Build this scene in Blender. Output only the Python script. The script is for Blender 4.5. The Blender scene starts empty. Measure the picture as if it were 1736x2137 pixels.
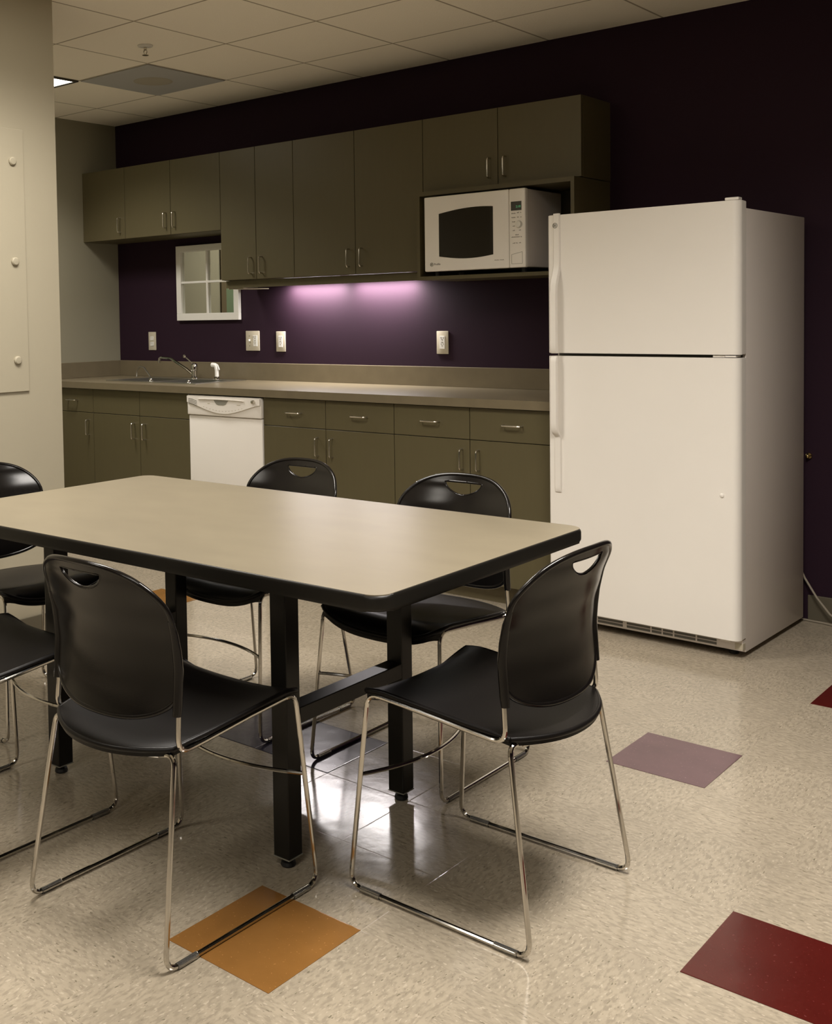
import bpy, bmesh, math, random
from mathutils import Vector, Matrix
random.seed(7)
S = bpy.context.scene
C = S.collection
PI = math.pi

# ------------------------------------------------------------------ camera
CAM = dict(X=6.0253, Y=-4.9319, Z=1.3268, yaw=.7255, pitch=-.0431, roll=-.0167, f=2299.79, cx=621.13, cy=761.76)
def set_camera():
    k = CAM
    cy_, sy = math.cos(k['yaw']), math.sin(k['yaw'])
    cp, sp = math.cos(k['pitch']), math.sin(k['pitch'])
    cr, sr = math.cos(k['roll']), math.sin(k['roll'])
    right = Vector((cy_, sy, 0)); f0 = Vector((-sy, cy_, 0)); u0 = Vector((0, 0, 1))
    fwd = f0*cp + u0*sp; up = u0*cp - f0*sp
    r = right*cr + up*sr; u = -right*sr + up*cr
    cam = bpy.data.cameras.new('camera'); o = bpy.data.objects.new('camera', cam); C.objects.link(o)
    M = Matrix.Identity(4)
    for i in range(3):
        M[i][0] = r[i]; M[i][1] = u[i]; M[i][2] = -fwd[i]
    M[0][3], M[1][3], M[2][3] = k['X'], k['Y'], k['Z']
    o.matrix_world = M
    cam.sensor_fit = 'HORIZONTAL'; cam.sensor_width = 36
    cam.lens = k['f']/1736*36
    cam.shift_x = (868-k['cx'])/1736
    cam.shift_y = (k['cy']-1068.5)/1736
    cam.clip_start = .05
    S.camera = o
set_camera()

# ------------------------------------------------------------------ world, exposure, main lights
S.view_settings.view_transform = 'Standard'
S.view_settings.look = 'None'
S.view_settings.gamma = 1
S.view_settings.use_curve_mapping = False
S.view_settings.exposure = 0.0
w = bpy.data.worlds.new('world'); S.world = w; w.use_nodes = True
w.node_tree.nodes['Background'].inputs[0].default_value = (1, .94, .86, 1)
w.node_tree.nodes['Background'].inputs[1].default_value = .02
WARM = (1.0, .945, .88)
def area(name, loc, sx, sy, watts, spread, parent=None, color=WARM, rot=(0, 0, 0)):
    l = bpy.data.lights.new(name, 'AREA'); l.shape = 'RECTANGLE'; l.size = sx; l.size_y = sy
    l.energy = watts; l.color = color; l.spread = math.radians(spread)
    o = bpy.data.objects.new(name, l); C.objects.link(o); o.location = loc; o.rotation_euler = rot
    if parent: o.parent = parent
    return o
LZ = 2.667          # ceiling height
SP = 130            # cut-off of the louvred troffers
TROFFERS = [        # centre x, y, size x, size y, watts
    (.721, -1.366, .56, .56, 24),
    (3.042, -2.816, .56, 1.14, 36),
    (5.362, -2.816, .56, 1.14, 66),
    (3.042, -5.136, .56, 1.14, 12),
    (5.362, -5.136, .56, 1.14, 11),
    (5.362, -7.456, .56, 1.14, 42),
    (-1.019, -1.366, .56, .56, 22),  # unseen lamp added to brighten the corridor shown in the mirror
]

# ------------------------------------------------------------------ materials
def mat(name, col, rough=.5, metal=0, spec=.5, bump=0, bscale=60, var=0, vscale=8, coat=0, emit=None, estr=0, trans=0, stretch=(1,1,1)):
    m = bpy.data.materials.new(name); m.use_nodes = True
    nt = m.node_tree; b = nt.nodes['Principled BSDF']
    b.inputs['Base Color'].default_value = (*col, 1)
    b.inputs['Roughness'].default_value = rough
    b.inputs['Metallic'].default_value = metal
    b.inputs['Specular IOR Level'].default_value = spec
    b.inputs['Coat Weight'].default_value = coat
    b.inputs['Transmission Weight'].default_value = trans
    if emit:
        b.inputs['Emission Color'].default_value = (*emit, 1); b.inputs['Emission Strength'].default_value = estr
    tc = nt.nodes.new('ShaderNodeTexCoord'); mp = nt.nodes.new('ShaderNodeMapping')
    mp.inputs['Scale'].default_value = stretch
    nt.links.new(tc.outputs['Object'], mp.inputs['Vector'])
    n = nt.nodes.new('ShaderNodeTexNoise'); n.inputs['Scale'].default_value = vscale; n.inputs['Detail'].default_value = 5
    nt.links.new(mp.outputs[0], n.inputs['Vector'])
    mx = nt.nodes.new('ShaderNodeMix'); mx.data_type = 'RGBA'
    v = max(var, .015)
    mx.inputs['A'].default_value = (*[c*(1-v) for c in col], 1); mx.inputs['B'].default_value = (*[min(1, c*(1+v)) for c in col], 1)
    nt.links.new(n.outputs['Fac'], mx.inputs['Factor']); nt.links.new(mx.outputs['Result'], b.inputs['Base Color'])
    if bump:
        n2 = nt.nodes.new('ShaderNodeTexNoise'); n2.inputs['Scale'].default_value = bscale; n2.inputs['Detail'].default_value = 3
        nt.links.new(tc.outputs['Object'], n2.inputs['Vector'])
        bp = nt.nodes.new('ShaderNodeBump'); bp.inputs['Strength'].default_value = bump; bp.inputs['Distance'].default_value = .001
        nt.links.new(n2.outputs['Fac'], bp.inputs['Height']); nt.links.new(bp.outputs[0], b.inputs['Normal'])
    return m

T = .2925; FX, FY = 4.274, -3.405       # vinyl tile lattice
def nodes_lattice(nt, vec, T, ox, oy):
    """fractional position inside a tile and the checker parity"""
    def math_(op, a, b=None):
        n = nt.nodes.new('ShaderNodeMath'); n.operation = op
        for i, q in enumerate((a, b)):
            if q is None: continue
            if isinstance(q, (int, float)): n.inputs[i].default_value = q
            else: nt.links.new(q, n.inputs[i])
        return n.outputs[0]
    sp = nt.nodes.new('ShaderNodeSeparateXYZ'); nt.links.new(vec, sp.inputs[0])
    u = math_('DIVIDE', math_('SUBTRACT', sp.outputs[0], ox), T)
    v = math_('DIVIDE', math_('SUBTRACT', sp.outputs[1], oy), T)
    fu, fv = math_('FRACT', u), math_('FRACT', v)
    du = math_('MINIMUM', fu, math_('SUBTRACT', 1, fu)); dv = math_('MINIMUM', fv, math_('SUBTRACT', 1, fv))
    edge = math_('MULTIPLY', math_('MINIMUM', du, dv), T)
    par = math_('MODULO', math_('ABSOLUTE', math_('ADD', math_('FLOOR', u), math_('FLOOR', v))), 2)
    return math_, edge, par

def vct(name, base, flecks=True):
    m = bpy.data.materials.new(name); m.use_nodes = True; nt = m.node_tree
    b = nt.nodes['Principled BSDF']
    tc = nt.nodes.new('ShaderNodeTexCoord'); vec = tc.outputs['Object']
    math_, edge, par = nodes_lattice(nt, vec, T, FX, FY)
    def noise(scale, sc, detail=2):
        mp = nt.nodes.new('ShaderNodeMapping'); mp.inputs['Scale'].default_value = sc
        mp.inputs['Rotation'].default_value = (0, 0, .35)
        nt.links.new(vec, mp.inputs['Vector'])
        n = nt.nodes.new('ShaderNodeTexNoise'); n.inputs['Scale'].default_value = scale; n.inputs['Detail'].default_value = detail
        nt.links.new(mp.outputs[0], n.inputs['Vector']); return n.outputs['Fac']
    def mixf(f, a, c):
        n = nt.nodes.new('ShaderNodeMix'); n.data_type = 'FLOAT'
        nt.links.new(f, n.inputs['Factor']); nt.links.new(a, n.inputs['A']); nt.links.new(c, n.inputs['B']); return n.outputs['Result']
    def ramp(f, lo, hi):
        n = nt.nodes.new('ShaderNodeMapRange'); n.inputs['From Min'].default_value = lo; n.inputs['From Max'].default_value = hi
        nt.links.new(f, n.inputs['Value']); return n.outputs[0]
    def mixc(f, a, c):
        n = nt.nodes.new('ShaderNodeMix'); n.data_type = 'RGBA'
        nt.links.new(f, n.inputs['Factor'])
        for q, k in ((a, 'A'), (c, 'B')):
            if isinstance(q, tuple): n.inputs[k].default_value = (*q, 1)
            else: nt.links.new(q, n.inputs[k])
        return n.outputs['Result']
    bl = tuple(c*.90 for c in base); bh = tuple(min(1, c*1.07) for c in base)
    col = mixc(ramp(noise(9, (1, 1, 1), 4), .3, .7), bl, bh)
    if flecks:
        # short streaks, turned a quarter from one tile to the next
        s1 = mixf(par, noise(125, (.42, 1.25, 1)), noise(125, (1.25, .42, 1)))
        s2 = mixf(par, noise(130, (.5, 1.2, 3)), noise(130, (1.2, .5, 3)))
        s3 = mixf(par, noise(85, (.5, 1.3, 5), 3), noise(85, (1.3, .5, 5), 3))
        col = mixc(ramp(s3, .45, .62), col, tuple(c*.78 for c in base))
        col = mixc(ramp(s2, .60, .68), col, (base[0]*1.22, base[1]*1.22, base[2]*1.25))
        col = mixc(ramp(s1, .655, .70), col, (base[0]*.50, base[1]*.50, base[2]*.47))
    else:
        col = mixc(ramp(noise(150, (1, 1, 1)), .68, .75), col, tuple(min(1, c*1.5+.02) for c in base))
    nt.links.new(col, b.inputs['Base Color'])
    # wax: low roughness, slightly uneven; hairline joints
    rg = nt.nodes.new('ShaderNodeMapRange'); rg.inputs['To Min'].default_value = .09; rg.inputs['To Max'].default_value = .20
    nt.links.new(noise(5, (1, 1, 1), 4), rg.inputs['Value']); nt.links.new(rg.outputs[0], b.inputs['Roughness'])
    b.inputs['Specular IOR Level'].default_value = .5
    j = math_('MINIMUM', math_('DIVIDE', edge, .0022), 1)
    sp_ = nt.nodes.new('ShaderNodeSeparateXYZ'); nt.links.new(vec, sp_.inputs[0])
    u = math_('DIVIDE', math_('SUBTRACT', sp_.outputs[0], FX), T); v = math_('DIVIDE', math_('SUBTRACT', sp_.outputs[1], FY), T)
    cb = nt.nodes.new('ShaderNodeCombineXYZ'); nt.links.new(math_('FLOOR', u), cb.inputs[0]); nt.links.new(math_('FLOOR', v), cb.inputs[1])
    wn = nt.nodes.new('ShaderNodeTexWhiteNoise'); wn.noise_dimensions = '3D'; nt.links.new(cb.outputs[0], wn.inputs['Vector'])
    sc_ = nt.nodes.new('ShaderNodeSeparateColor'); nt.links.new(wn.outputs['Color'], sc_.inputs[0])
    tilt = math_('ADD', math_('MULTIPLY', math_('SUBTRACT', sc_.outputs[0], .5), math_('FRACT', u)), math_('MULTIPLY', math_('SUBTRACT', sc_.outputs[1], .5), math_('FRACT', v)))
    h = math_('ADD', math_('ADD', math_('MULTIPLY', j, .5), math_('MULTIPLY', tilt, 5)), math_('MULTIPLY', noise(11, (1, 1, 1), 3), 2.2))
    bp = nt.nodes.new('ShaderNodeBump'); bp.inputs['Strength'].default_value = .22; bp.inputs['Distance'].default_value = .0012
    nt.links.new(h, bp.inputs['Height']); nt.links.new(bp.outputs[0], b.inputs['Normal'])
    return m

def ceiling_mat():
    m = bpy.data.materials.new('acoustic_tile'); m.use_nodes = True; nt = m.node_tree
    b = nt.nodes['Principled BSDF']; b.inputs['Roughness'].default_value = .95; b.inputs['Specular IOR Level'].default_value = .1
    tc = nt.nodes.new('ShaderNodeTexCoord'); vec = tc.outputs['Object']
    math_, edge, par = nodes_lattice(nt, vec, .58, 1.012, -1.076)
    n = nt.nodes.new('ShaderNodeTexNoise'); n.inputs['Scale'].default_value = 160; nt.links.new(vec, n.inputs['Vector'])
    j = math_('MINIMUM', math_('DIVIDE', edge, .0065), 1)
    mx = nt.nodes.new('ShaderNodeMix'); mx.data_type = 'RGBA'
    mx.inputs['A'].default_value = (.36, .31, .23, 1); mx.inputs['B'].default_value = (.88, .82, .70, 1)
    nt.links.new(math_('POWER', j, 3), mx.inputs['Factor']); nt.links.new(mx.outputs['Result'], b.inputs['Base Color'])
    bp = nt.nodes.new('ShaderNodeBump'); bp.inputs['Strength'].default_value = .5; bp.inputs['Distance'].default_value = .002
    nt.links.new(math_('ADD', math_('MULTIPLY', j, 2), n.outputs['Fac']), bp.inputs['Height']); nt.links.new(bp.outputs[0], b.inputs['Normal'])
    return m

M = {}
M['floor'] = vct('cream_vinyl_tile', (.38, .325, .245))
M['orange'] = vct('orange_vinyl_tile', (.245, .115, .030), False)
M['purple'] = vct('mauve_vinyl_tile', (.125, .065, .075), False)
M['red'] = vct('red_vinyl_tile', (.072, .008, .006), False)
M['rust'] = vct('rust_vinyl_tile', (.17, .035, .014), False)
M['blue'] = vct('blue_vinyl_tile', (.045, .041, .066), False)
M['ceiling'] = ceiling_mat()
M['wall_purple'] = mat('purple_wall_paint', (.0225, .0098, .0182), .75, bump=.25, bscale=220, spec=.15)
M['wall_dark'] = mat('dark_taupe_wall_paint', (.10, .09, .07), .6)
M['wall_white'] = mat('cream_wall_paint', (.39, .35, .26), .6, bump=.15, bscale=220, spec=.3)
M['wall_sage'] = mat('sage_wall_paint', (.27, .25, .18), .6, bump=.15, bscale=220, spec=.3)
M['wall_green'] = mat('green_wall_paint', (.13, .17, .10), .6, bump=.15, bscale=220, spec=.3)
M['trim_brown'] = mat('brown_trim', (.10, .075, .04), .5)
M['base_grey'] = mat('grey_rubber_base', (.11, .095, .065), .45)
M['cab'] = mat('olive_laminate', (.094, .078, .038), .42, var=.06, vscale=40, stretch=(1, 1, .15), spec=.4)
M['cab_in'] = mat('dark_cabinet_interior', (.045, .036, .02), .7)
M['kick'] = mat('olive_toe_kick', (.13, .105, .055), .6)
M['gap'] = mat('black_shadow_gap', (.01, .009, .007), .8)
M['counter'] = mat('taupe_counter_laminate', (.160, .130, .080), .34, var=.16, vscale=14, spec=.5)
M['steel'] = mat('brushed_steel', (.55, .54, .5), .28, metal=1)
M['chrome'] = mat('chrome', (.62, .60, .565), .10, metal=1)
M['nickel'] = mat('satin_nickel', (.62, .59, .52), .22, metal=1)
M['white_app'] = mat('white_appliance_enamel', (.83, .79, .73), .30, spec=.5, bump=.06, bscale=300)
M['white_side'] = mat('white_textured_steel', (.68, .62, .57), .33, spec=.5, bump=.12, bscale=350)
M['white_pl'] = mat('white_plastic', (.74, .72, .66), .35)
M['ivory'] = mat('ivory_plastic', (.52, .47, .36), .3)
M['gasket'] = mat('grey_gasket', (.12, .115, .10), .6)
M['grey_pl'] = mat('grey_plastic', (.25, .24, .20), .4)
M['print'] = mat('grey_print', (.20, .18, .15), .6)
M['glass_dark'] = mat('dark_oven_glass', (.016, .014, .010), .06, spec=.6)
M['lcd'] = mat('green_digits', (.05, .2, .08), .5, emit=(.12, .5, .22), estr=.35)
M['black_pl'] = mat('black_chair_plastic', (.006, .005, .0045), .17, spec=.36, bump=.10, bscale=500)
M['black_seat'] = mat('black_chair_seat_plastic', (.006, .005, .0046), .36, spec=.22, bump=.2, bscale=500)
M['black_steel'] = mat('black_painted_steel', (.008, .007, .0055), .34, spec=.3)
M['black_edge'] = mat('black_vinyl_edge', (.009, .0078, .006), .42, spec=.3)
M['top'] = mat('beige_table_laminate', (.205, .174, .120), .34, var=.12, vscale=10, spec=.5, stretch=(.6, 1.2, 1))
M['rubber'] = mat('black_rubber', (.01, .01, .01), .6)
M['clear'] = mat('clear_plastic_glide', (.92, .91, .88), .08, trans=.95)
M['mirror'] = mat('mirror_glass', (.80, .82, .76), .015, metal=1)
M['lens'] = mat('troffer_lens', (.9, .9, .85), .5, emit=(1, .93, .80), estr=5)
M['tube'] = mat('fluorescent_tube', (.9, .9, .9), .5, emit=(1, .93, .93), estr=14)
M['diff'] = mat('grey_perforated_metal', (.40, .40, .39), .6, var=.03, vscale=3)
M['diff_dark'] = mat('brown_perforated_metal', (.37, .34, .27), .6)  # browner tone for the duct seen through the perforations
M['brass'] = mat('brass', (.6, .45, .2), .25, metal=1)
M['cord'] = mat('beige_cord', (.30, .26, .20), .5)
M['louver'] = mat('dark_troffer_frame', (.05, .045, .035), .5)

# ------------------------------------------------------------------ helpers
def finish(bm, smooth=False, angle=35):
    me = bpy.data.meshes.new('m'); bmesh.ops.recalc_face_normals(bm, faces=bm.faces[:])
    bm.to_mesh(me); bm.free()
    if smooth:
        for p in me.polygons: p.use_smooth = True
        try: me.set_sharp_from_angle(angle=math.radians(angle))
        except Exception: pass
    return me
def obj(name, bm, m, parent=None, smooth=False, label=None, angle=35, loc=None):
    me = finish(bm, smooth, angle) if isinstance(bm, bmesh.types.BMesh) else bm
    me.name = name; me.materials.clear(); me.materials.append(m)
    o = bpy.data.objects.new(name, me); C.objects.link(o)
    if parent: o.parent = parent
    if loc: o.location = loc
    if label: o['label'] = label
    return o
def struct(name, bm, m, **k):
    o = obj(name, bm, m, **k); o['kind'] = 'structure'; return o
def thing(name, label, cat, loc=(0, 0, 0), rz=0, group=None):
    o = bpy.data.objects.new(name, None); C.objects.link(o); o.empty_display_size = .1
    o.location = loc; o.rotation_euler = (0, 0, rz); o['label'] = label; o['category'] = cat
    if group: o['group'] = group
    return o
def tag(o, label, cat, group=None):
    o['label'] = label; o['category'] = cat
    if group: o['group'] = group
    return o
def NB(): return bmesh.new()
def box(bm, x0, x1, y0, y1, z0, z1, bev=0, seg=2):
    vs = [bm.verts.new((x, y, z)) for x in (x0, x1) for y in (y0, y1) for z in (z0, z1)]
    q = [(0, 1, 3, 2), (4, 6, 7, 5), (0, 4, 5, 1), (2, 3, 7, 6), (0, 2, 6, 4), (1, 5, 7, 3)]
    fs = [bm.faces.new([vs[i] for i in f]) for f in q]
    if bev:
        es = list({e for f in fs for e in f.edges})
        bmesh.ops.bevel(bm, geom=es, offset=bev, segments=seg, profile=.5, affect='EDGES')
    return bm
def B(*a, **k): return box(NB(), *a, **k)
def prism(bm, pts, axis, a0, a1):
    """extrude a polygon; axis x: pts=(y,z); y: (x,z); z: (x,y)"""
    def P(p, a):
        return {'x': (a, p[0], p[1]), 'y': (p[0], a, p[1]), 'z': (p[0], p[1], a)}[axis]
    v0 = [bm.verts.new(P(p, a0)) for p in pts]; v1 = [bm.verts.new(P(p, a1)) for p in pts]
    n = len(pts)
    bm.faces.new(v0); bm.faces.new(v1[::-1])
    for i in range(n): bm.faces.new((v0[i], v0[(i+1) % n], v1[(i+1) % n], v1[i]))
    return bm
def fillet(pts, r, n=6):
    """round the inner corners of a polyline"""
    pts = [Vector(p) for p in pts]; out = [pts[0]]
    for i in range(1, len(pts)-1):
        rr = r[i-1] if isinstance(r, (list, tuple)) else r
        a, b, c = pts[i-1], pts[i], pts[i+1]
        d1 = (a-b); d2 = (c-b); L = min(d1.length, d2.length)*.49
        if rr <= 0: out.append(b); continue
        ang = d1.angle(d2); t = min(rr/math.tan(ang/2) if ang > .01 else L, L)
        p1 = b+d1.normalized()*t; p2 = b+d2.normalized()*t
        for k in range(n+1):
            s = k/n; out.append((1-s)**2*p1+2*s*(1-s)*b+s*s*p2)
    out.append(pts[-1]); return out
def tube(bm, pts, r, seg=10, caps=True):
    pts = [Vector(p) for p in pts]
    q = [pts[0]]
    for p in pts[1:]:
        if (p-q[-1]).length > 1e-5: q.append(p)
    pts = q; n = len(pts); rings = []
    t0 = (pts[1]-pts[0]).normalized()
    up = Vector((0, 0, 1)) if abs(t0.z) < .9 else Vector((1, 0, 0))
    nrm = t0.cross(up).normalized()
    for i, p in enumerate(pts):
        if i == 0: t = t0
        elif i == n-1: t = (pts[-1]-pts[-2]).normalized()
        else: t = ((pts[i+1]-p).normalized()+(p-pts[i-1]).normalized()).normalized()
        nrm = (nrm-t*nrm.dot(t)).normalized(); bi = t.cross(nrm)
        rr = r[i] if isinstance(r, list) else r
        rings.append([bm.verts.new(p+(nrm*math.cos(a)+bi*math.sin(a))*rr) for a in [2*PI*k/seg for k in range(seg)]])
    for i in range(n-1):
        for k in range(seg):
            bm.faces.new((rings[i][k], rings[i][(k+1) % seg], rings[i+1][(k+1) % seg], rings[i+1][k]))
    if caps: bm.faces.new(rings[0][::-1]); bm.faces.new(rings[-1])
    return bm
def lathe(bm, prof, c=(0, 0, 0), axis='z', seg=24):
    """prof: (radius, height)"""
    rings = []
    for r, h in prof:
        ring = []
        for k in range(seg):
            a = 2*PI*k/seg; x, y = r*math.cos(a), r*math.sin(a)
            p = {'z': (x, y, h), 'y': (x, h, y), 'x': (h, x, y)}[axis]
            ring.append(bm.verts.new((p[0]+c[0], p[1]+c[1], p[2]+c[2])))
        rings.append(ring)
    for i in range(len(rings)-1):
        for k in range(seg): bm.faces.new((rings[i][k], rings[i][(k+1) % seg], rings[i+1][(k+1) % seg], rings[i+1][k]))
    bm.faces.new(rings[0][::-1]); bm.faces.new(rings[-1]); return bm
def text_mesh(s, size, depth=.0004):
    cu = bpy.data.curves.new('t', 'FONT'); cu.body = s; cu.size = size; cu.extrude = depth; cu.align_x = 'LEFT'
    o = bpy.data.objects.new('t', cu); C.objects.link(o)
    dg = bpy.context.evaluated_depsgraph_get(); dg.update()
    me = bpy.data.meshes.new_from_object(o.evaluated_get(dg)); bpy.data.objects.remove(o)
    return me
def rrect(x0, x1, y0, y1, r, n=6):
    out = []
    for cx, cy, a0 in ((x1-r, y1-r, 0), (x0+r, y1-r, 90), (x0+r, y0+r, 180), (x1-r, y0+r, 270)):
        for k in range(n+1):
            a = math.radians(a0+90*k/n); out.append((cx+r*math.cos(a), cy+r*math.sin(a)))
    return out

# ------------------------------------------------------------------ room shell
H = LZ
struct('floor', B(-2.2, 8.6, -8.6, .12, -.08, 0), M['floor'])
struct('ceiling', B(-2.2, 8.6, -8.6, .12, H, H+.08), M['ceiling'])
struct('wall_back', B(-2.2, 8.6, 0, .12, 0, H), M['wall_purple'])
struct('wall_left', B(-.12, 0, -1.0, 0, 0, H), M['wall_sage'])
struct('wall_partition', B(.2, 2.2, -8.5, -2.12, 0, H), M['wall_white'])
struct('wall_passage', B(-2.0, .2, -8.5, -2.12, 0, H), M['wall_green'])
struct('wall_corridor', B(-2.2, -2.0, -8.5, 0, 0, H), M['wall_green'])
struct('wall_right', B(8.5, 8.6, -8.6, 0, 0, H), M['wall_purple'])
struct('wall_front', B(2.2, 8.6, -8.6, -8.5, 0, H), M['wall_dark'])
# trim on the end of the alcove wall
struct('trim_1', B(-.15, .012, -1.052, -1.0, 0, H), M['trim_brown'])
def base(name, bm): struct(name, bm, M['base_grey'])
base('baseboard_back', B(4.55, 8.5, -.008, 0, 0, .106, bev=.002))
base('baseboard_partition', B(2.2, 2.208, -8.5, -2.12, 0, .112, bev=.002))
base('baseboard_right', B(8.492, 8.5, -8.5, 0, 0, .106, bev=.002))

# access panel with three round screw caps on the partition
pn = thing('access_panel', 'tall flush white wall panel with round fasteners on the left wall', 'wall panel', (2.2, -2.62, 1.57))
obj('panel', B(.0005, .007, -.30, .335, -.526, .536, bev=.0015), M['wall_white'], pn)
for z in (.405, .002, -.398):
    g = NB(); lathe(g, [(.017, .007), (.017, .013), (.013, .017), (.004, .018)], (0, .28, z), 'x', 20)
    obj('screw_cap', g, M['wall_white'], pn, smooth=True)

# ------------------------------------------------------------------ ceiling fittings
TL = ['bright square ceiling light beyond the partition corner', 'long ceiling light next to the partition and nearest the kitchen wall',
      'long ceiling light nearest the refrigerator', 'long ceiling light next to the partition on the near side of the table', 'long ceiling light over the floor in front of the table',
      'long ceiling light farthest from the kitchen wall', 'square ceiling light added to brighten the corridor beyond the alcove']
for i, (x, y, sx, sy, wt) in enumerate(TROFFERS):
    t = thing('ceiling_light', TL[i], 'ceiling light', (x, y, H), group='recessed ceiling lights')
    fr = NB(); a, b_ = sx/2+.008, sy/2+.008
    for q in ((-a, a, -b_, -b_+.02), (-a, a, b_-.02, b_), (-a, -a+.02, -b_+.02, b_-.02), (a-.02, a, -b_+.02, b_-.02)):
        box(fr, *q, -.008, -.0005)
    obj('frame', fr, M['louver'], t)
    obj('lens', B(-a+.02, a-.02, -b_+.02, b_-.02, -.005, -.001), M['lens'], t)
    area('troffer_lamp', (0, 0, -.012), sx-.03, sy-.03, wt, SP+(22 if x > 5 else 0), t)
df = thing('air_diffuser', 'grey square perforated air diffuser in the ceiling grid', 'air vent', (1.302, -.786, H))
obj('perforated_panel', B(-.284, .284, -.284, .284, -.006, -.0005, bev=.002), M['diff'], df)
g = NB(); lathe(g, [(.11, -.0063), (.10, -.0075), (.02, -.0078)], (0, 0, 0), 'z', 32); obj('duct_collar', g, M['diff_dark'], df)
sk = thing('fire_sprinkler', 'small pendent fire sprinkler hanging from the ceiling tiles', 'sprinkler', (1.873, -1.333, H))
g = NB(); lathe(g, [(.038, -.001), (.036, -.006), (.015, -.009)], seg=24); obj('escutcheon', g, M['white_pl'], sk, smooth=True)
g = NB(); lathe(g, [(.008, -.009), (.008, -.022)], seg=12)
for s in (-1, 1): tube(g, fillet([(s*.007, 0, -.02), (s*.013, 0, -.032), (s*.003, 0, -.046)], .008), .0022, 6)
lathe(g, [(.016, -.048), (.016, -.0465)], seg=16); obj('sprinkler_head', g, M['nickel'], sk)

# ------------------------------------------------------------------ floor accent tiles
def accent(i, j, n, m, label):
    x0, y0 = FX+i*T, FY+j*T
    o = obj('accent_floor_tile', B(x0, x0+n*T, y0, y0+T, 0, .0012), M[m])
    return tag(o, label, 'floor tile', 'coloured accent tiles set in the cream floor')
accent(0, 0, 1, 'orange', 'orange square floor tile beneath the nearest chair')
accent(1, 5, 1, 'purple', 'mauve square floor tile between the right chair and the refrigerator')
accent(3, 2, 2, 'red', 'large dark red floor tile at the lower right corner')
x0, y0 = 4.8768, -1.0667
tag(obj('accent_floor_tile', B(x0, x0+T, y0, y0+T, 0, .0012), M['red']), 'dark red floor tile at the right picture edge near the refrigerator', 'floor tile', 'coloured accent tiles set in the cream floor')
accent(-3, 3, 2, 'blue', 'dark blue floor tile under the middle of the table')
accent(-4, 7, 1, 'rust', 'rust red floor tile beneath the back right chair')
accent(-8, 6, 1, 'orange', 'orange floor tile behind the left end of the table')

# ------------------------------------------------------------------ cabinets
def pull(parent, c, vertical=True, L=.094, out=.028):
    h = L/2
    p = [(0, 0, h), (0, -out, h), (0, -out, -h), (0, 0, -h)] if vertical else [(h, 0, 0), (h, -out, 0), (-h, -out, 0), (-h, 0, 0)]
    g = NB(); tube(g, fillet(p, .012, 5), .0042, 8)
    return obj('handle', g, M['nickel'], parent, smooth=True, loc=c, label='satin metal bow handle')
def front(name, parent, x0, x1, z0, z1, yf, hx=None, hz=None, vert=True, th=.019):
    """a flat slab front; its handle is its child"""
    cx, cz = (x0+x1)/2, (z0+z1)/2
    hw, hh = (x1-x0)/2-.0016, (z1-z0)/2-.0016
    o = obj(name, B(-hw, hw, 0, th, -hh, hh, bev=.001, seg=1), M['cab'], parent, loc=(cx, yf, cz))
    if hx is not None: pull(o, (hx-cx, 0, hz-cz), vert)
    return o
WY = -.2946; WT = 2.3174
def wall_cab(x0, x1, zb, splits, handles, hz, label):
    t = thing('wall_cabinet', label, 'cabinet', (x0, 0, zb), group='olive wall cabinets')
    W = x1-x0; Hh = WT-zb
    g = B(.001, W-.001, WY+.021, -.001, 0, Hh-.001); obj('body', g, M['cab'], t)
    obj('face_gap', B(.004, W-.004, WY+.0195, WY+.0212, .004, Hh-.005), M['gap'], t)
    xs = [0]+[s-x0 for s in splits]+[W]
    for i in range(len(xs)-1):
        front('door', t, xs[i], xs[i+1], 0, Hh, WY, handles[i]-x0, hz-zb)
    return t
wall_cab(0, .4382, 1.8546, [], [.393], 1.945, 'short single-door olive wall cabinet against the side wall')
wall_cab(.4382, 1.3177, 1.8546, [.8769], [.836, .918], 1.946, 'short two-door olive wall cabinet above the framed mirror')
wall_cab(1.3177, 1.8993, 1.5529, [1.6058], [1.565, 1.652], 1.634, 'tall olive wall cabinet with two narrow doors')
wall_cab(1.8993, 2.7819, 1.5529, [2.3385], [2.297, 2.385], 1.642, 'tall olive wall cabinet with two wide doors above the lit backsplash')
wall_cab(2.7819, 3.6565, 1.946, [3.2195], [3.177, 3.263], 2.032, 'olive two-door wall cabinet above the microwave')
# valance with the tube lights behind it
vl = thing('light_valance', 'narrow olive valance board under the tall wall cabinets', 'valance', (1.3177, -.262, 1.508))
obj('board', B(.005, 1.459, 0, .018, 0, .043), M['cab'], vl)
obj('end_board', B(.005, .023, .018, .255, 0, .043), M['cab'], vl)
obj('cleat', B(.0, .13, .02, .24, -.006, 0), M['wall_white'], vl, label='pale wood cleat')
for k, (xa, xb) in enumerate(((1.62, 2.03), (2.11, 2.53))):
    t = thing('under_cabinet_light', ['left fluorescent strip under the tall wall cabinets', 'right fluorescent strip under the tall wall cabinets, next to the microwave shelf'][k],
              'light fixture', ((xa+xb)/2, -.062, 1.5525), group='under-cabinet fluorescent strips')
    L = (xb-xa)/2
    obj('housing', B(-L-.02, L+.02, -.045, .045, -.016, -.001, bev=.003), M['white_pl'], t)
    g = NB(); tube(g, [(-L, 0, -.026), (L, 0, -.026)], .008, 12); obj('tube', g, M['tube'], t, smooth=True)
    area('strip_lamp', (0, .0, -.037), 2*L, .03, 10.5, 180, t, (1, .94, .92), rot=(math.radians(8), 0, 0))

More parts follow.
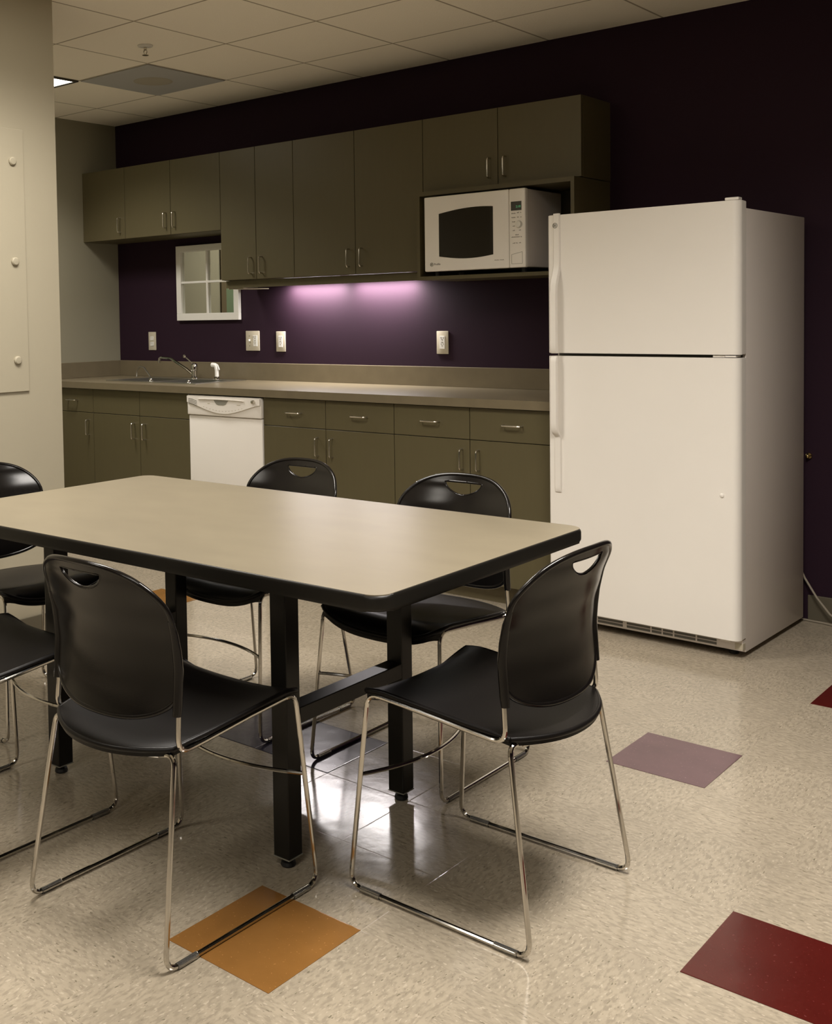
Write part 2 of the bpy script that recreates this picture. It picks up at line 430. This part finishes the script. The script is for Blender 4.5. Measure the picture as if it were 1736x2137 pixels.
# microwave shelf box
ms = thing('microwave_shelf', 'open olive shelf box holding the microwave', 'shelf', (2.787, 0, 1.503))
W = .866
obj('side_panel', B(0, .018, -.36, -.001, 0, .44), M['cab'], ms); obj('side_panel', B(W-.018, W, -.36, -.001, 0, .44), M['cab'], ms)
obj('top_panel', B(.018, W-.018, -.36, -.001, .419, .44), M['cab'], ms)
obj('bottom_panel', B(.018, W-.018, -.36, -.001, 0, .018), M['cab'], ms)
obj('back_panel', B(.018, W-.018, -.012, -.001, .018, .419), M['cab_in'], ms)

# microwave
mw = thing('microwave_oven', 'white countertop microwave oven on the open shelf', 'microwave', (2.853, -.39, 1.521))
D0 = .022; MW, MH = .567, .389
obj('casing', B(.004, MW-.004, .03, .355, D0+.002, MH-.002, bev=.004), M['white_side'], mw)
obj('door', B(0, .4795, 0, .029, D0, MH, bev=.006, seg=3), M['white_app'], mw, smooth=True)
obj('control_panel', B(.4815, MW, 0, .029, D0, MH, bev=.006, seg=3), M['white_app'], mw, smooth=True)
# window with bowed top and bottom edges
pts = []
N = 18
x0, x1 = .088, .395
for i in range(N+1):
    s = i/N; pts.append((x0+(x1-x0)*s, .296+.026*math.sin(PI*(.08+.62*s))))
for i in range(N+1):
    s = 1-i/N; pts.append((x0+(x1-x0)*s, .096-.018*math.sin(PI*(.04+.84*s))))
g = NB(); prism(g, pts, 'y', -.0012, .004); obj('window', g, M['glass_dark'], mw, label='dark oven window with bowed edges')
obj('display', B(.4925, .548, -.0012, .004, .287, .329), M['glass_dark'], mw)
me = text_mesh('2:18', .0145); t_ = obj('digits', me, M['lcd'], mw, loc=(.519, -.0016, .300)); t_.rotation_euler = (PI/2, 0, 0)
g = NB()
def dash(g, x, z, w_, h=.0035):
    n = max(2, int(w_/.0036)); s = w_/n
    for k in range(n):
        hh = h*(.75+.5*((k*7+int(x*900)) % 3)/2)
        box(g, x+k*s, x+k*s+s*.66, -.0008, .001, z, z+hh)
for x, z, w_ in ((.495, .272, .023), (.524, .2745, .011), (.541, .2745, .006), (.496, .253, .021), (.525, .2535, .009), (.541, .2535, .008),
                 (.499, .233, .016), (.501, .213, .012), (.501, .193, .012), (.534, .193, .011), (.515, .172, .018), (.494, .162, .044), (.543, .162, .007),
                 (.501, .134, .014), (.519, .134, .010), (.535, .134, .010)):
    dash(g, x, z, w_)
dash(g, .402, .060, .026, .003); dash(g, .432, .060, .022, .003)
obj('printed_labels', g, M['print'], mw)
g = NB(); lathe(g, [(.0175, .001), (.0175, -.003), (.014, -.012), (.008, -.0135)], (.5345, 0, .222), 'y', 28); obj('dial', g, M['white_pl'], mw, smooth=True)
g = NB()
dd = [(.494, .040), (.551, .040), (.551, .094), (.494, .083)]
for a, b_ in zip(dd, dd[1:]+dd[:1]): tube(g, [(a[0], 0, a[1]), (b_[0], 0, b_[1])], .0009, 6)
obj('door_button', g, M['grey_pl'], mw)
def badge(parent, c, r, ax='y'):
    g = NB()
    tube(g, [(c[0]+r*math.cos(a), c[1], c[2]+r*math.sin(a)) for a in [2*PI*k/24 for k in range(25)]], r*.14, 6)
    tube(g, [(c[0]+r*.55*math.cos(a)*(1 if a < PI else .8)-r*.1, c[1], c[2]+r*.6*math.sin(2*a)*.8) for a in [2*PI*k/24 for k in range(25)]], r*.12, 6)
    return obj('emblem', g, M['grey_pl'], parent, label='small round grey monogram emblem')
badge(mw, (.043, -.0006, .056), .0085)
me = text_mesh('Profile', .0145); t_ = obj('lettering', me, M['print'], mw, loc=(.057, -.0006, .052)); t_.rotation_euler = (PI/2, 0, 0)
for x in (.04, MW-.04):
    for y in (.06, .32):
        g = NB(); lathe(g, [(.013, .0), (.013, D0+.003)], (x, y, 0), 'z', 12); obj('foot', g, M['rubber'], mw)

# base cabinets
BY = -.645; BT = .9045; ZD = .7535; TK = .095
def base_cab(x0, x1, cols, label, drawers=True):
    """cols: list of (x0, x1, door handle x, drawer handle x or None)"""
    t = thing('base_cabinet', label, 'cabinet', (x0, 0, 0), group='olive base cabinets')
    W = x1-x0
    ya, yb, zt_ = BY+.021, -.002, BT-.002
    g = NB(); prism(g, [(ya, zt_), (ya, TK), (yb, TK), (yb, zt_), (yb-.012, zt_), (yb-.012, TK+.016), (ya+.012, TK+.016), (ya+.012, zt_)], 'x', .018, W-.018)
    obj('carcass', g, M['cab'], t)
    for xa in (.001, W-.018): obj('side_panel', B(xa, xa+.017, ya, yb, TK, zt_), M['cab'], t)
    obj('face_gap', B(.004, W-.004, BY+.0195, BY+.0212, TK+.005, BT-.003), M['gap'], t)
    obj('toe_kick', B(.001, W-.001, BY+.075, BY+.09, 0, TK), M['kick'], t)
    for a, b_, hx, dx in cols:
        front('drawer' if dx else 'false_front', t, a-x0, b_-x0, ZD, BT-.002, BY, (dx-x0) if dx else None, .829, False)
        front('door', t, a-x0, b_-x0, TK, ZD, BY, hx-x0, .661)
    return t
base_cab(.0, .511, [(.03, .511, .467, .31)], 'olive base cabinet at the far left beside the partition')
base_cab(.511, 1.3912, [(.511, .9543, .906, None), (.9543, 1.3912, 1.003, None)], 'olive two-door base cabinet under the sink')
base_cab(1.9712, 2.8407, [(1.9712, 2.4074, 2.356, 2.198), (2.4074, 2.8407, 2.452, 2.631)], 'olive base cabinet with two drawers just right of the dishwasher')
base_cab(2.8407, 3.705, [(2.8407, 3.2708, 3.231, 3.056), (3.2708, 3.705, 3.32, 3.498)], 'olive base cabinet with two drawers next to the refrigerator')

# dishwasher
dw = thing('dishwasher', 'white built-in dishwasher between the base cabinets', 'dishwasher', (1.3912, 0, 0))
DW = .58
obj('tub', B(.008, DW-.008, BY+.022, -.01, .1, .897), M['grey_pl'], dw)
obj('door', B(.004, DW-.004, BY-.006, BY+.02, .12, .783, bev=.004), M['white_app'], dw, smooth=True)
obj('kick_panel', B(.006, DW-.006, BY+.05, BY+.06, 0, .117), M['gasket'], dw)
obj('control_panel', B(.001, DW-.002, BY-.017, BY+.02, .786, .898, bev=.006, seg=3), M['white_app'], dw, smooth=True)
# smile-shaped raised fascia
pts = [(.006, .893)]
for i in range(25):
    s = i/24; pts.append((.006+.57*s, .858-.056*math.sin(PI*s)**1.4))
pts.append((.576, .893))
g = NB(); prism(g, pts, 'y', BY-.024, BY-.015)
obj('fascia', g, M['white_app'], dw, label='raised white fascia with a curved lower edge')
g = NB(); prism(g, [(.225, .876), (.338, .876), (.318, .854), (.300, .849), (.262, .849), (.244, .854)], 'y', BY-.0255, BY-.0235)
obj('handle_recess', g, M['grey_pl'], dw)
g = NB(); prism(g, [(.10, .8775), (.30, .8795), (.46, .8770), (.40, .882), (.17, .882)], 'y', BY-.031, BY-.023)
obj('handle_lip', g, M['white_app'], dw)
g = NB()
for k in range(4):
    z = .879-.0085*k
    prism(g, [(.018, z), (.055, z-.003), (.088, z-.013), (.088, z-.0155), (.055, z-.0055), (.018, z-.0028)], 'y', BY-.0250, BY-.0235)
obj('vent_slots', g, M['gasket'], dw)
g = NB(); lathe(g, [(.011, BY-.024), (.010, BY-.038), (.004, BY-.041)], (.533, 0, .876), 'y', 18); obj('latch_button', g, M['nickel'], dw, smooth=True)
g = NB()
for k in range(13):
    s = k/12-.5; x = .29+.30*s; box(g, x, x+.006, BY-.0246, BY-.0235, .834-.02*math.cos(s*PI), .8375-.02*math.cos(s*PI))
box(g, .175, .193, BY-.0246, BY-.0235, .853, .857); box(g, .405, .432, BY-.0246, BY-.0235, .853, .857)
obj('printed_labels', g, M['ivory'], dw)

# ------------------------------------------------------------------ worktop, splash, sink
CF = -.668; CT = .945; CB = .9050
sx0, sx1, sy0, sy1 = .495, 1.265, -.485, -.095
g = NB()
box(g, .001, sx0, CF, -.001, CB, CT); box(g, sx1, 3.725, CF, -.001, CB, CT)
box(g, sx0, sx1, CF, sy0, CB, CT); box(g, sx0, sx1, sy1, -.001, CB, CT)
ct = thing('worktop', 'long taupe laminate worktop with backsplash over the base cabinets', 'countertop', (0, 0, 0))
obj('countertop', g, M['counter'], ct)
obj('backsplash', B(.02, 3.725, -.02, -.001, CT, 1.0505, bev=.002), M['counter'], ct)
obj('side_splash', B(.001, .02, -.63, -.001, CT, 1.0505, bev=.002), M['counter'], ct, label='short side splash along the left wall')
sn = thing('kitchen_sink', 'stainless double-bowl sink set in the worktop', 'sink', (.88, -.29, CT))
g = NB()
X0, X1, Y0, Y1 = -.415, .415, -.215, .215
bowls = [(-.358, -.012), (.012, .365)]; by0, by1 = -.165, .10
zr = .0045
for q in ((X0, X1, Y0, by0), (X0, X1, by1, Y1), (X0, bowls[0][0], by0, by1), (bowls[0][1], bowls[1][0], by0, by1), (bowls[1][1], X1, by0, by1)):
    box(g, *q, .0003, zr)
obj('rim', g, M['steel'], sn)
for a, b_ in bowls:
    g = NB(); box(g, a-.001, b_+.001, by0-.001, by1+.001, -.17, .003)
    top = [f for f in g.faces if all(v.co.z > 0 for v in f.verts)]
    bmesh.ops.delete(g, geom=top, context='FACES_ONLY')
    lathe(g, [(.04, -.1695), (.04, -.167)], ((a+b_)/2, -.03, 0), 'z', 18)
    obj('bowl', g, M['steel'], sn, smooth=True)
for x, lb in ((.860, 'small chrome strainer standing in for a glint on the left part of the sink rim'), (1.203, 'small chrome strainer standing in for a glint on the right part of the sink rim')):
    g = NB()
    lathe(g, [(.015, 0), (.016, .003), (.011, .005), (.010, .014), (.009, .017), (.003, .018)], seg=20)  # small chrome piece put in to give a glint on the sink rim
    o = obj('sink_glint_knob', g, M['chrome'], smooth=True, loc=(x, -.472, CT+zr)); tag(o, lb, 'knob', 'chrome knobs standing in for glints on the sink rim')
fc = thing('kitchen_faucet', 'chrome single-lever faucet with long low spout behind the sink', 'faucet', (.888, -.13, CT+zr))
g = NB(); lathe(g, [(.030, 0), (.028, .006), (.019, .012), (.019, .05), (.023, .055), (.024, .075), (.020, .09), (.010, .098), (.003, .099)], seg=24)
obj('faucet_body', g, M['chrome'], fc, smooth=True)
g = NB(); tube(g, fillet([(-.010, -.004, .026), (-.06, -.012, .060), (-.185, -.03, .126), (-.262, -.042, .132), (-.280, -.045, .128), (-.282, -.045, .103)], .02, 6), .0085, 10)
lathe(g, [(.011, .098), (.011, .114)], (-.282, -.045, 0), 'z', 14)
obj('spout', g, M['chrome'], fc, smooth=True)
g = NB(); tube(g, [(-.004, 0, .088), (-.078, -.008, .139)], .0042, 8); lathe(g, [(.004, .130), (.011, .134), (.012, .145), (.007, .152), (.002, .153)], (-.080, -.008, 0), 'z', 14)
obj('lever', g, M['chrome'], fc, smooth=True)
sp = thing('side_sprayer', 'white side sprayer in a chrome socket right of the faucet', 'sprayer', (1.092, -.13, CT+.0045))
g = NB(); lathe(g, [(.022, 0), (.021, .008), (.015, .014), (.015, .018)], seg=20); obj('socket', g, M['chrome'], sp, smooth=True)
g = NB(); pth = fillet([(0, 0, .016), (-.001, 0, .06), (-.007, 0, .088), (-.038, -.004, .090)], .016, 5); tube(g, pth, [.0125+.002*(i/len(pth)) for i in range(len(pth))], 12)
tube(g, fillet([(-.01, 0, .096), (.008, 0, .090), (.022, 0, .060)], .01, 4), .004, 8)
obj('spray_head', g, M['white_pl'], sp, smooth=True)
g = NB(); tube(g, fillet([(-.078, 0, 0), (-.076, 0, .035), (-.045, 0, .066), (.0, 0, .062), (.045, -.01, .030), (.078, -.015, .004)], .03, 6), .0052, 8)
o = obj('drain_tube', g, M['steel'], smooth=True, loc=(.400, -.13, CT+.0045)); tag(o, 'thin arched tube rising from the worktop left of the faucet', 'tube')

# ------------------------------------------------------------------ wall plates and mirror
def plate(x, z, kind, label, w_=.075):
    t = thing('outlet_plate', label, 'electrical outlet', (x, 0, z), group='ivory wall plates above the worktop')
    h = .0615
    obj('cover_plate', B(-w_/2, w_/2, -.006, -.0003, -h, h, bev=.0025), M['ivory'], t, smooth=True)
    def decora(cx):
        d = obj('receptacle', B(-.0165, .0165, -.0085, -.005, -.034, .034, bev=.001), M['white_pl'], t, loc=(cx, 0, 0))
        g = NB()
        for zz in (.021, -.012):
            box(g, -.008, -.0062, -.0092, -.0084, zz, zz+.008); box(g, .0062, .008, -.0092, -.0084, zz, zz+.007); lathe(g, [(.0028, -.0092), (.0028, -.0084)], (0, 0, zz-.006), 'y', 10)
        box(g, -.006, .006, -.0092, -.0084, .0005, .003)
        obj('slots', g, M['gasket'], d)
    if kind == 'duplex':
        for zz in (.019, -.019):
            d = obj('receptacle', B(-.0165, .0165, -.0085, -.005, -.0145, .0145, bev=.004), M['white_pl'], t, loc=(0, 0, zz))
            g = NB(); box(g, -.008, -.0062, -.0092, -.0084, 0, .008); box(g, .0062, .008, -.0092, -.0084, 0, .007); obj('slots', g, M['gasket'], d)
    elif kind == 'switch':
        decora(.024)
        g = NB(); box(g, -.005, .005, -.016, -.005, -.003, .010, bev=.002); obj('toggle_switch', g, M['white_pl'], t, loc=(-.024, 0, 0))
        for zz in (.03, -.03):
            g = NB(); lathe(g, [(.003, -.0068), (.003, -.0055)], (-.024, 0, zz), 'y', 10); obj('screw', g, M['nickel'], t)
    else: decora(0)
plate(.345, 1.184, 'duplex', 'slim outlet plate on the purple wall left of the mirror')
plate(1.286, 1.187, 'switch', 'wide two-gang plate with switch and outlet right of the mirror', .116)
plate(1.522, 1.183, 'gfci', 'outlet plate on the purple wall just right of the two-gang plate')
plate(2.694, 1.180, 'gfci', 'outlet plate on the purple wall below the microwave shelf')
mr = thing('framed_mirror', 'white window-style framed mirror on the purple wall over the sink', 'mirror', (.903, 0, 1.562))
a, hb = .285, .243
g = NB()
for q in ((-a, a, -hb, -hb+.046), (-a, a, hb-.040, hb)): box(g, q[0], q[1], -.024, -.0005, q[2], q[3], bev=.002)
for q in ((-a, -a+.044), (a-.044, a)): box(g, q[0], q[1], -.024, -.0005, -hb+.046, hb-.040, bev=.002)
obj('frame', g, M['white_pl'], mr)
g = NB(); box(g, -.008, .008, -.020, -.006, -hb+.046, hb-.04, bev=.002); box(g, -a+.044, a-.044, -.0205, -.006, -.003, .011, bev=.002); obj('glazing_bars', g, M['white_pl'], mr)
obj('mirror_glass', B(-a+.04, a-.04, -.006, -.002, -hb+.04, hb-.036), M['mirror'], mr)

# ------------------------------------------------------------------ refrigerator
rf = thing('refrigerator', 'tall white top-freezer refrigerator standing at the right', 'refrigerator', (4.536, -.7057, 0), -.0219)
FW = .793
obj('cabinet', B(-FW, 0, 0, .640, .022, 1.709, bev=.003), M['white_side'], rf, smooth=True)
obj('gasket', B(-FW+.012, -.012, -.008, .002, .08, 1.70), M['gasket'], rf)
def door(name, z0, z1):
    # rounded front vertical edges
    g = NB(); x0, x1, y0, y1 = -FW-.003, .003, -.072, -.008
    r = .030; pts = [(x0, y1)]
    rl = .008
    for k in range(7):
        a = PI+PI/2*k/6; pts.append((x0+rl+rl*math.cos(a), y0+rl+rl*math.sin(a)))
    for k in range(11):
        a = -PI/2+PI/2*k/10; pts.append((x1-r+r*math.cos(a), y0+r+r*math.sin(a)))
    pts.append((x1, y1))
    prism(g, pts, 'z', z0, z1)
    es = [e for e in g.edges if abs(e.verts[0].co.z-e.verts[1].co.z) < 1e-6]
    bmesh.ops.bevel(g, geom=es, offset=.004, segments=3, profile=.5, affect='EDGES')
    return obj(name, g, M['white_app'], rf, smooth=True, angle=50)
door('freezer_door', 1.1600, 1.735)
door('fresh_food_door', .078, 1.1480)
FYF = -.072
def bow(name, prof):
    """handle strip: prof is (outset, z) along the outside; 9 mm thick"""
    g = NB(); x0, x1 = -.7675, -.7375
    n = len(prof); rows = []
    for i, (d, z) in enumerate(prof):
        rows.append([g.verts.new((x, FYF-dd, z)) for x, dd in ((x0, d), (x0+.003, d+.004), (x1-.003, d+.004), (x1, d), (x1, max(d-.012, -.001)), (x0, max(d-.012, -.001)))])
    for i in range(n-1):
        for k in range(6): g.faces.new((rows[i][k], rows[i][(k+1) % 6], rows[i+1][(k+1) % 6], rows[i+1][k]))
    g.faces.new(rows[0]); g.faces.new(rows[-1][::-1])
    return obj(name, g, M['white_app'], rf, smooth=True, angle=40, label='white vertical bow handle')
bow('freezer_handle', [(.004, 1.7405), (.0045, 1.53), (.008, 1.51), (.026, 1.465), (.034, 1.44), (.037, 1.40), (.037, 1.19), (.034, 1.168), (.028, 1.160)])
bow('lower_handle', [(.028, 1.148), (.034, 1.140), (.037, 1.12), (.037, .87), (.034, .84), (.022, .822), (.006, .812), (.0045, .80), (.0045, .60), (.003, .582), (.0, .576)])
badge(rf, (-.757, FYF-.0088, 1.691), .010)
g = NB(); box(g, -.055, -.003, -.066, -.03, 1.736, 1.747, bev=.003); obj('top_hinge', g, M['white_app'], rf)
g = NB(); box(g, -.10, -.055, -.064, -.02, 1.150, 1.1575); box(g, -.052, -.012, -.068, -.02, 1.1505, 1.1568); obj('middle_hinge', g, M['white_app'], rf)
g = NB(); lathe(g, [(.008, FYF+.002), (.0075, FYF-.003), (.004, FYF-.005)], (-.062, 0, .628), 'y', 16); obj('plug_button', g, M['white_app'], rf, smooth=True)
gr = obj('base_grille', B(-FW, 0, -.030, .0, .034, .0745), M['white_side'], rf)
g = NB()
xx = -FW+.012; ws = [.11, .06, .11, .10, .04, .04, .085, .085, .10]
for i, w_ in enumerate(ws):
    if xx+w_ > -.10: w_ = -.10-xx
    for z0, z1 in ((.0655, .0685), (.054, .062), (.0405, .050)):
        box(g, xx, xx+w_, -.0315, -.0295, z0, z1)
    xx += w_+(.018 if i in (2, 7) else .007)
    if xx > -.11: break
obj('grille_slots', g, M['gasket'], gr)
obj('kick_tab', B(-.085, -.045, -.034, -.029, .060, .068, bev=.002), M['white_app'], rf)
obj('corner_cap', B(-.030, .001, -.0315, -.004, .036, .062, bev=.002), M['ivory'], rf)
for x in (-.06, -FW+.06):
    for y in (.04, .58):
        g = NB(); lathe(g, [(.018, 0), (.018, .024)], (x, y, 0), 'z', 14); obj('foot', g, M['rubber'], rf)
# box valve and cord at the right edge
g = NB(); lathe(g, [(.013, -.001), (.013, -.012), (.006, -.02), (.006, -.032), (.004, -.033)], (0, 0, 0), 'y', 14)
tag(obj('wall_valve', g, M['brass'], smooth=True, loc=(4.552, 0, .703)), 'tiny brass valve on the purple wall behind the refrigerator', 'valve')
g = NB(); tube(g, fillet([(4.50, -.02, .27), (4.545, -.028, .18), (4.60, -.05, .108), (4.655, -.055, .045), (4.75, -.07, .006), (5.1, -.11, .006), (5.6, -.05, .006)], .05, 6), .0045, 8)
tag(obj('power_cord', g, M['cord'], smooth=True), 'thin beige cord drooping from behind the refrigerator to the floor', 'cord')
g = NB(); tube(g, fillet([(4.50, -.03, .005), (4.62, -.045, .005), (4.9, -.13, .005), (5.3, -.22, .005)], .05, 6), .004, 8)
tag(obj('water_line', g, M['cord'], smooth=True), 'thin line lying on the floor along the baseboard', 'cord')

# ------------------------------------------------------------------ table
TZ = .7626; TTH = .036
tb = thing('dining_table', 'long beige laminate table with black edge and black steel legs', 'table', (4.6919, -3.1908, 0), .0161)
TLx, TLy = 1.7254, .9157
def slab(g, x0, x1, y0, y1, r, z0, z1, bev=0):
    prism(g, rrect(x0, x1, y0, y1, r, 8), 'z', z0, z1)
    if bev:
        es = [e for e in g.edges if abs(e.verts[0].co.z-e.verts[1].co.z) < 1e-6]
        bmesh.ops.bevel(g, geom=es, offset=bev, segments=4, profile=.5, affect='EDGES')
    return g
obj('edge_band', slab(NB(), -TLx-.001, .001, -.001, TLy+.001, .045, TZ-TTH, TZ-.0006, .009), M['black_edge'], tb, smooth=True, angle=60)
obj('tabletop', slab(NB(), -TLx+.003, -.003, .003, TLy-.003, .041, TZ-.003, TZ), M['top'], tb)
LX = [(-.434, .198), (-.434, .671), (-1.323, .198), (-1.323, .671)]
for x, y in LX:
    L_ = obj('leg', B(-.025, .025, -.025, .025, .026, TZ-TTH-.0245, bev=.003), M['black_steel'], tb, loc=(x, y, 0))
    g = NB(); box(g, -.0255, .0255, -.0255, .0255, .0245, .027); obj('leg_cap', g, M['grey_pl'], L_)
    g = NB(); lathe(g, [(.009, .012), (.009, .026)], seg=12); lathe(g, [(.017, 0), (.019, .004), (.017, .012), (.008, .014)], seg=16); obj('foot_glide', g, M['rubber'], L_)
for x in (-.434, -1.323):
    obj('crossbar', B(x-.025, x+.025, .223, .646, .346, .386, bev=.002), M['black_steel'], tb)
    obj('top_rail', B(x-.022, x+.022, .10, .80, TZ-TTH-.025, TZ-TTH-.0005), M['black_steel'], tb)

# ------------------------------------------------------------------ chairs
def interp(tab, v):
    if v <= tab[0][0]: return tab[0][1]
    for (a, fa), (b_, fb) in zip(tab, tab[1:]):
        if v <= b_:
            s = (v-a)/(b_-a); s = s*s*(3-2*s)*.35+s*.65
            return fa+(fb-fa)*s
    return tab[-1][1]
BACK = [(.47, -.170), (.52, -.160), (.60, -.155), (.66, -.160), (.72, -.177), (.79, -.203), (.83, -.218)]
def back_pt(u, z, off=0):
    U_ = min(1, abs(u)/.208)
    y = interp(BACK, z)-.046*(1-U_**2)+off
    return Vector((u, y, z))
def seat_z(a, v):
    """a: -1..1 across, v: 0 rear .. 1 front"""
    z = .437+.031*min(1, v*1.15)
    z += .005
    z -= (.006+.013*math.sin(PI*min(1, v)))*(1-a*a)
    t = max(0, (v-.86)/.14); z -= (.036*(1-abs(a)**3)+.004)*t*t
    t = max(0, (.16-v)/.16); z -= .004*t*t
    return z
def seat_xy(a, v):
    w_ = .203+.006*min(1, v*1.2)
    if v < .3: w_ -= .010*(1-v/.3)**2
    yr = -.168-.070*(1-abs(a)**2.2); yf = .212+.008*(1-a*a)-.014*abs(a)**8
    return a*w_, yr+(yf-yr)*v
R_ = .0058; HW = .2325
def chair(label, loc, rz):
    t = thing('stacking_chair', label, 'chair', loc, rz, 'black stacking chairs around the table')
    # backrest: ring grid between handle slot and outline
    def outer(a):
        # march outwards from the slot centre to the outline
        c = (0, .787); d = (math.cos(a), math.sin(a)); lo, hi = 0, .5
        def inside(u, z):
            au = abs(u)
            if au > .205: return False
            top = .705+.117*max(0, 1-(au/.205)**2.7)**.5
            bot = .560-.072*max(0, 1-(au/.205)**2.8)**.5
            return bot < z < top
        for _ in range(40):
            m_ = (lo+hi)/2
            if inside(c[0]+d[0]*m_, c[1]+d[1]*m_): lo = m_
            else: hi = m_
        return c[0]+d[0]*lo, c[1]+d[1]*lo
    def inner(a):
        c = (0, .787); d = (math.cos(a), math.sin(a)); lo, hi = 0, .2
        def ins(u, z):
            if z > .8005: return False
            dz = (.8005-z)/.040
            return dz < 1 and abs(u) < .068*(1-dz**2.0)**.62+.0005
        for _ in range(30):
            m_ = (lo+hi)/2
            if ins(d[0]*m_, c[1]+d[1]*m_): lo = m_
            else: hi = m_
        return d[0]*lo, c[1]+d[1]*lo
    # sample the outline evenly rather than by angle
    fine = [outer(2*PI*k/1440) for k in range(1440)]
    acc = [0]
    for k in range(1440):
        p, q = fine[k], fine[(k+1) % 1440]; acc.append(acc[-1]+math.hypot(p[0]-q[0], p[1]-q[1]))
    NA = 112; angs = []; j = 0
    for k in range(NA):
        tgt = acc[-1]*k/NA
        while acc[j+1] < tgt: j += 1
        angs.append(2*PI*j/1440)
    NR = 12
    g = NB(); F_, K_ = [], []
    for a in angs:
        o_, i_ = outer(a), inner(a); cf, cb = [], []
        for r in range(NR+1):
            s = (r/NR)**1.2; u = i_[0]+(o_[0]-i_[0])*s; z = i_[1]+(o_[1]-i_[1])*s
            p = back_pt(u, z, .003); q = back_pt(u, z, -.003)
            cf.append(g.verts.new(p)); cb.append(g.verts.new(q))
        F_.append(cf); K_.append(cb)
    for i in range(NA):
        n_ = (i+1) % NA
        for r in range(NR):
            g.faces.new((F_[i][r], F_[n_][r], F_[n_][r+1], F_[i][r+1])); g.faces.new((K_[i][r+1], K_[n_][r+1], K_[n_][r], K_[i][r]))
        g.faces.new((F_[i][0], K_[i][0], K_[n_][0], F_[n_][0])); g.faces.new((F_[i][NR], F_[n_][NR], K_[n_][NR], K_[i][NR]))
    rim = [back_pt(*outer(a)) for a in angs]; tube(g, rim+[rim[0]], .0062, 8, caps=False)
    rim = [back_pt(*inner(a)) for a in angs]; tube(g, rim+[rim[0]], .0038, 6, caps=False)
    for s in (-1, 1):     # sleeves that take the frame
        tube(g, [back_pt(s*.2035, z) for z in (.507, .53, .56, .60, .64, .68, .71)], [.0095, .0105, .0105, .0105, .0100, .0085, .006], 10)
    obj('backrest', g, M['black_pl'], t, smooth=True, angle=60)
    # seat shell
    g = NB(); NU, NV = 28, 28; top, bot = [], []
    for i in range(NU+1):
        a = -1+2*i/NU; rt, rb = [], []
        for j_ in range(NV+1):
            v = j_/NV
            # rounded plan corners
            x, y = seat_xy(a, v); z = seat_z(a, v)
            rt.append(g.verts.new((x, y, z+.004))); 
            e = max(abs(a)-.9, 0)/.1; e2 = max(v-.93, 0)/.07; e3 = max(.05-v, 0)/.05
            lip = .004+.010*max(e, e3)+.014*e2
            rb.append(g.verts.new((x, y, z+.004-.006-lip*(1 if max(e, e2, e3) > .98 else .0))))
        top.append(rt); bot.append(rb)
    for i in range(NU):
        for j_ in range(NV):
            g.faces.new((top[i][j_], top[i+1][j_], top[i+1][j_+1], top[i][j_+1])); g.faces.new((bot[i][j_+1], bot[i+1][j_+1], bot[i+1][j_], bot[i][j_]))
    for i in range(NU):
        g.faces.new((top[i+1][0], top[i][0], bot[i][0], bot[i+1][0])); g.faces.new((top[i][NV], top[i+1][NV], bot[i+1][NV], bot[i][NV]))
    for j_ in range(NV):
        g.faces.new((top[0][j_], top[0][j_+1], bot[0][j_+1], bot[0][j_])); g.faces.new((top[NU][j_+1], top[NU][j_], bot[NU][j_], bot[NU][j_+1]))
    # bead along the edge
    loop = [seat_xy(-1+2*i/40, 0)+(seat_z(-1+2*i/40, 0),) for i in range(41)]+[seat_xy(1, j_/20)+(seat_z(1, j_/20),) for j_ in range(1, 21)] \
        + [seat_xy(1-2*i/40, 1)+(seat_z(1-2*i/40, 1),) for i in range(1, 41)]+[seat_xy(-1, 1-j_/20)+(seat_z(-1, 1-j_/20),) for j_ in range(1, 20)]
    lp = [Vector((x, y, z-.002)) for x, y, z in loop]; tube(g, lp+[lp[0]], .0068, 8, caps=False)
    obj('seat', g, M['black_seat'], t, smooth=True, angle=60)
    # chrome rod frame
    for s in (-1, 1):
        g = NB(); x = s*.2065
        up = [(s*.2035, -.157, .56), (s*.204, -.161, .50), (x, -.166, .429), (x, -.09, .435), (x, .05, .449), (x, .198, .460), (s*HW, .236, .0075), (s*HW, -.236, .0075),
              (s*.202, -.172, .427), (s*.150, -.176, .418)]
        tube(g, fillet(up, [0, .034, .03, 0, .034, .032, .032, .022], 7), R_, 10)
        obj('side_frame', g, M['chrome'], t, smooth=True)
        for y, yy in ((.150, .205), (-.205, -.150)):
            g = NB(); tube(g, [(s*HW, y, .0074), (s*HW, yy, .0074)], .0074, 10)
            obj('glide', g, M['clear'], t, smooth=True)
    g = NB(); tube(g, [(.158, -.176, .418), (.08, -.20, .414), (0, -.208, .412), (-.08, -.20, .414), (-.158, -.176, .418)], R_, 8); obj('rear_crossbar', g, M['chrome'], t, smooth=True)
    pts = []
    for k in range(25):
        a = -1+2*k/24; pts.append((a*.2165, .215-.055*(1-abs(a)**2.0), .268))
    g = NB(); tube(g, pts, .0050, 8); obj('front_crossbar', g, M['chrome'], t, smooth=True)
    return t
proto = chair('black stacking chair nearest the camera, back turned, straddling the orange tile', (4.137, -3.262, 0), 0)
def place(label, loc, rz):
    r = proto.copy(); C.objects.link(r); r.location = loc; r.rotation_euler = (0, 0, rz); r['label'] = label
    for ch in list(proto.children):
        c = ch.copy(); C.objects.link(c); c.parent = r
    return r
place('black stacking chair at the right end of the table in front of the refrigerator', (4.673, -2.753, 0), PI/2)
place('black stacking chair at the near side of the table, cut by the left picture edge', (3.459, -3.305, 0), 0)
place('black stacking chair at the left end of the table by the white partition wall', (2.835, -2.765, 0), -PI/2)
place('black stacking chair behind the table, in front of the dishwasher side', (3.457, -2.266, 0), PI)
place('black stacking chair behind the table, nearest the refrigerator', (4.127, -2.262, 0), PI)
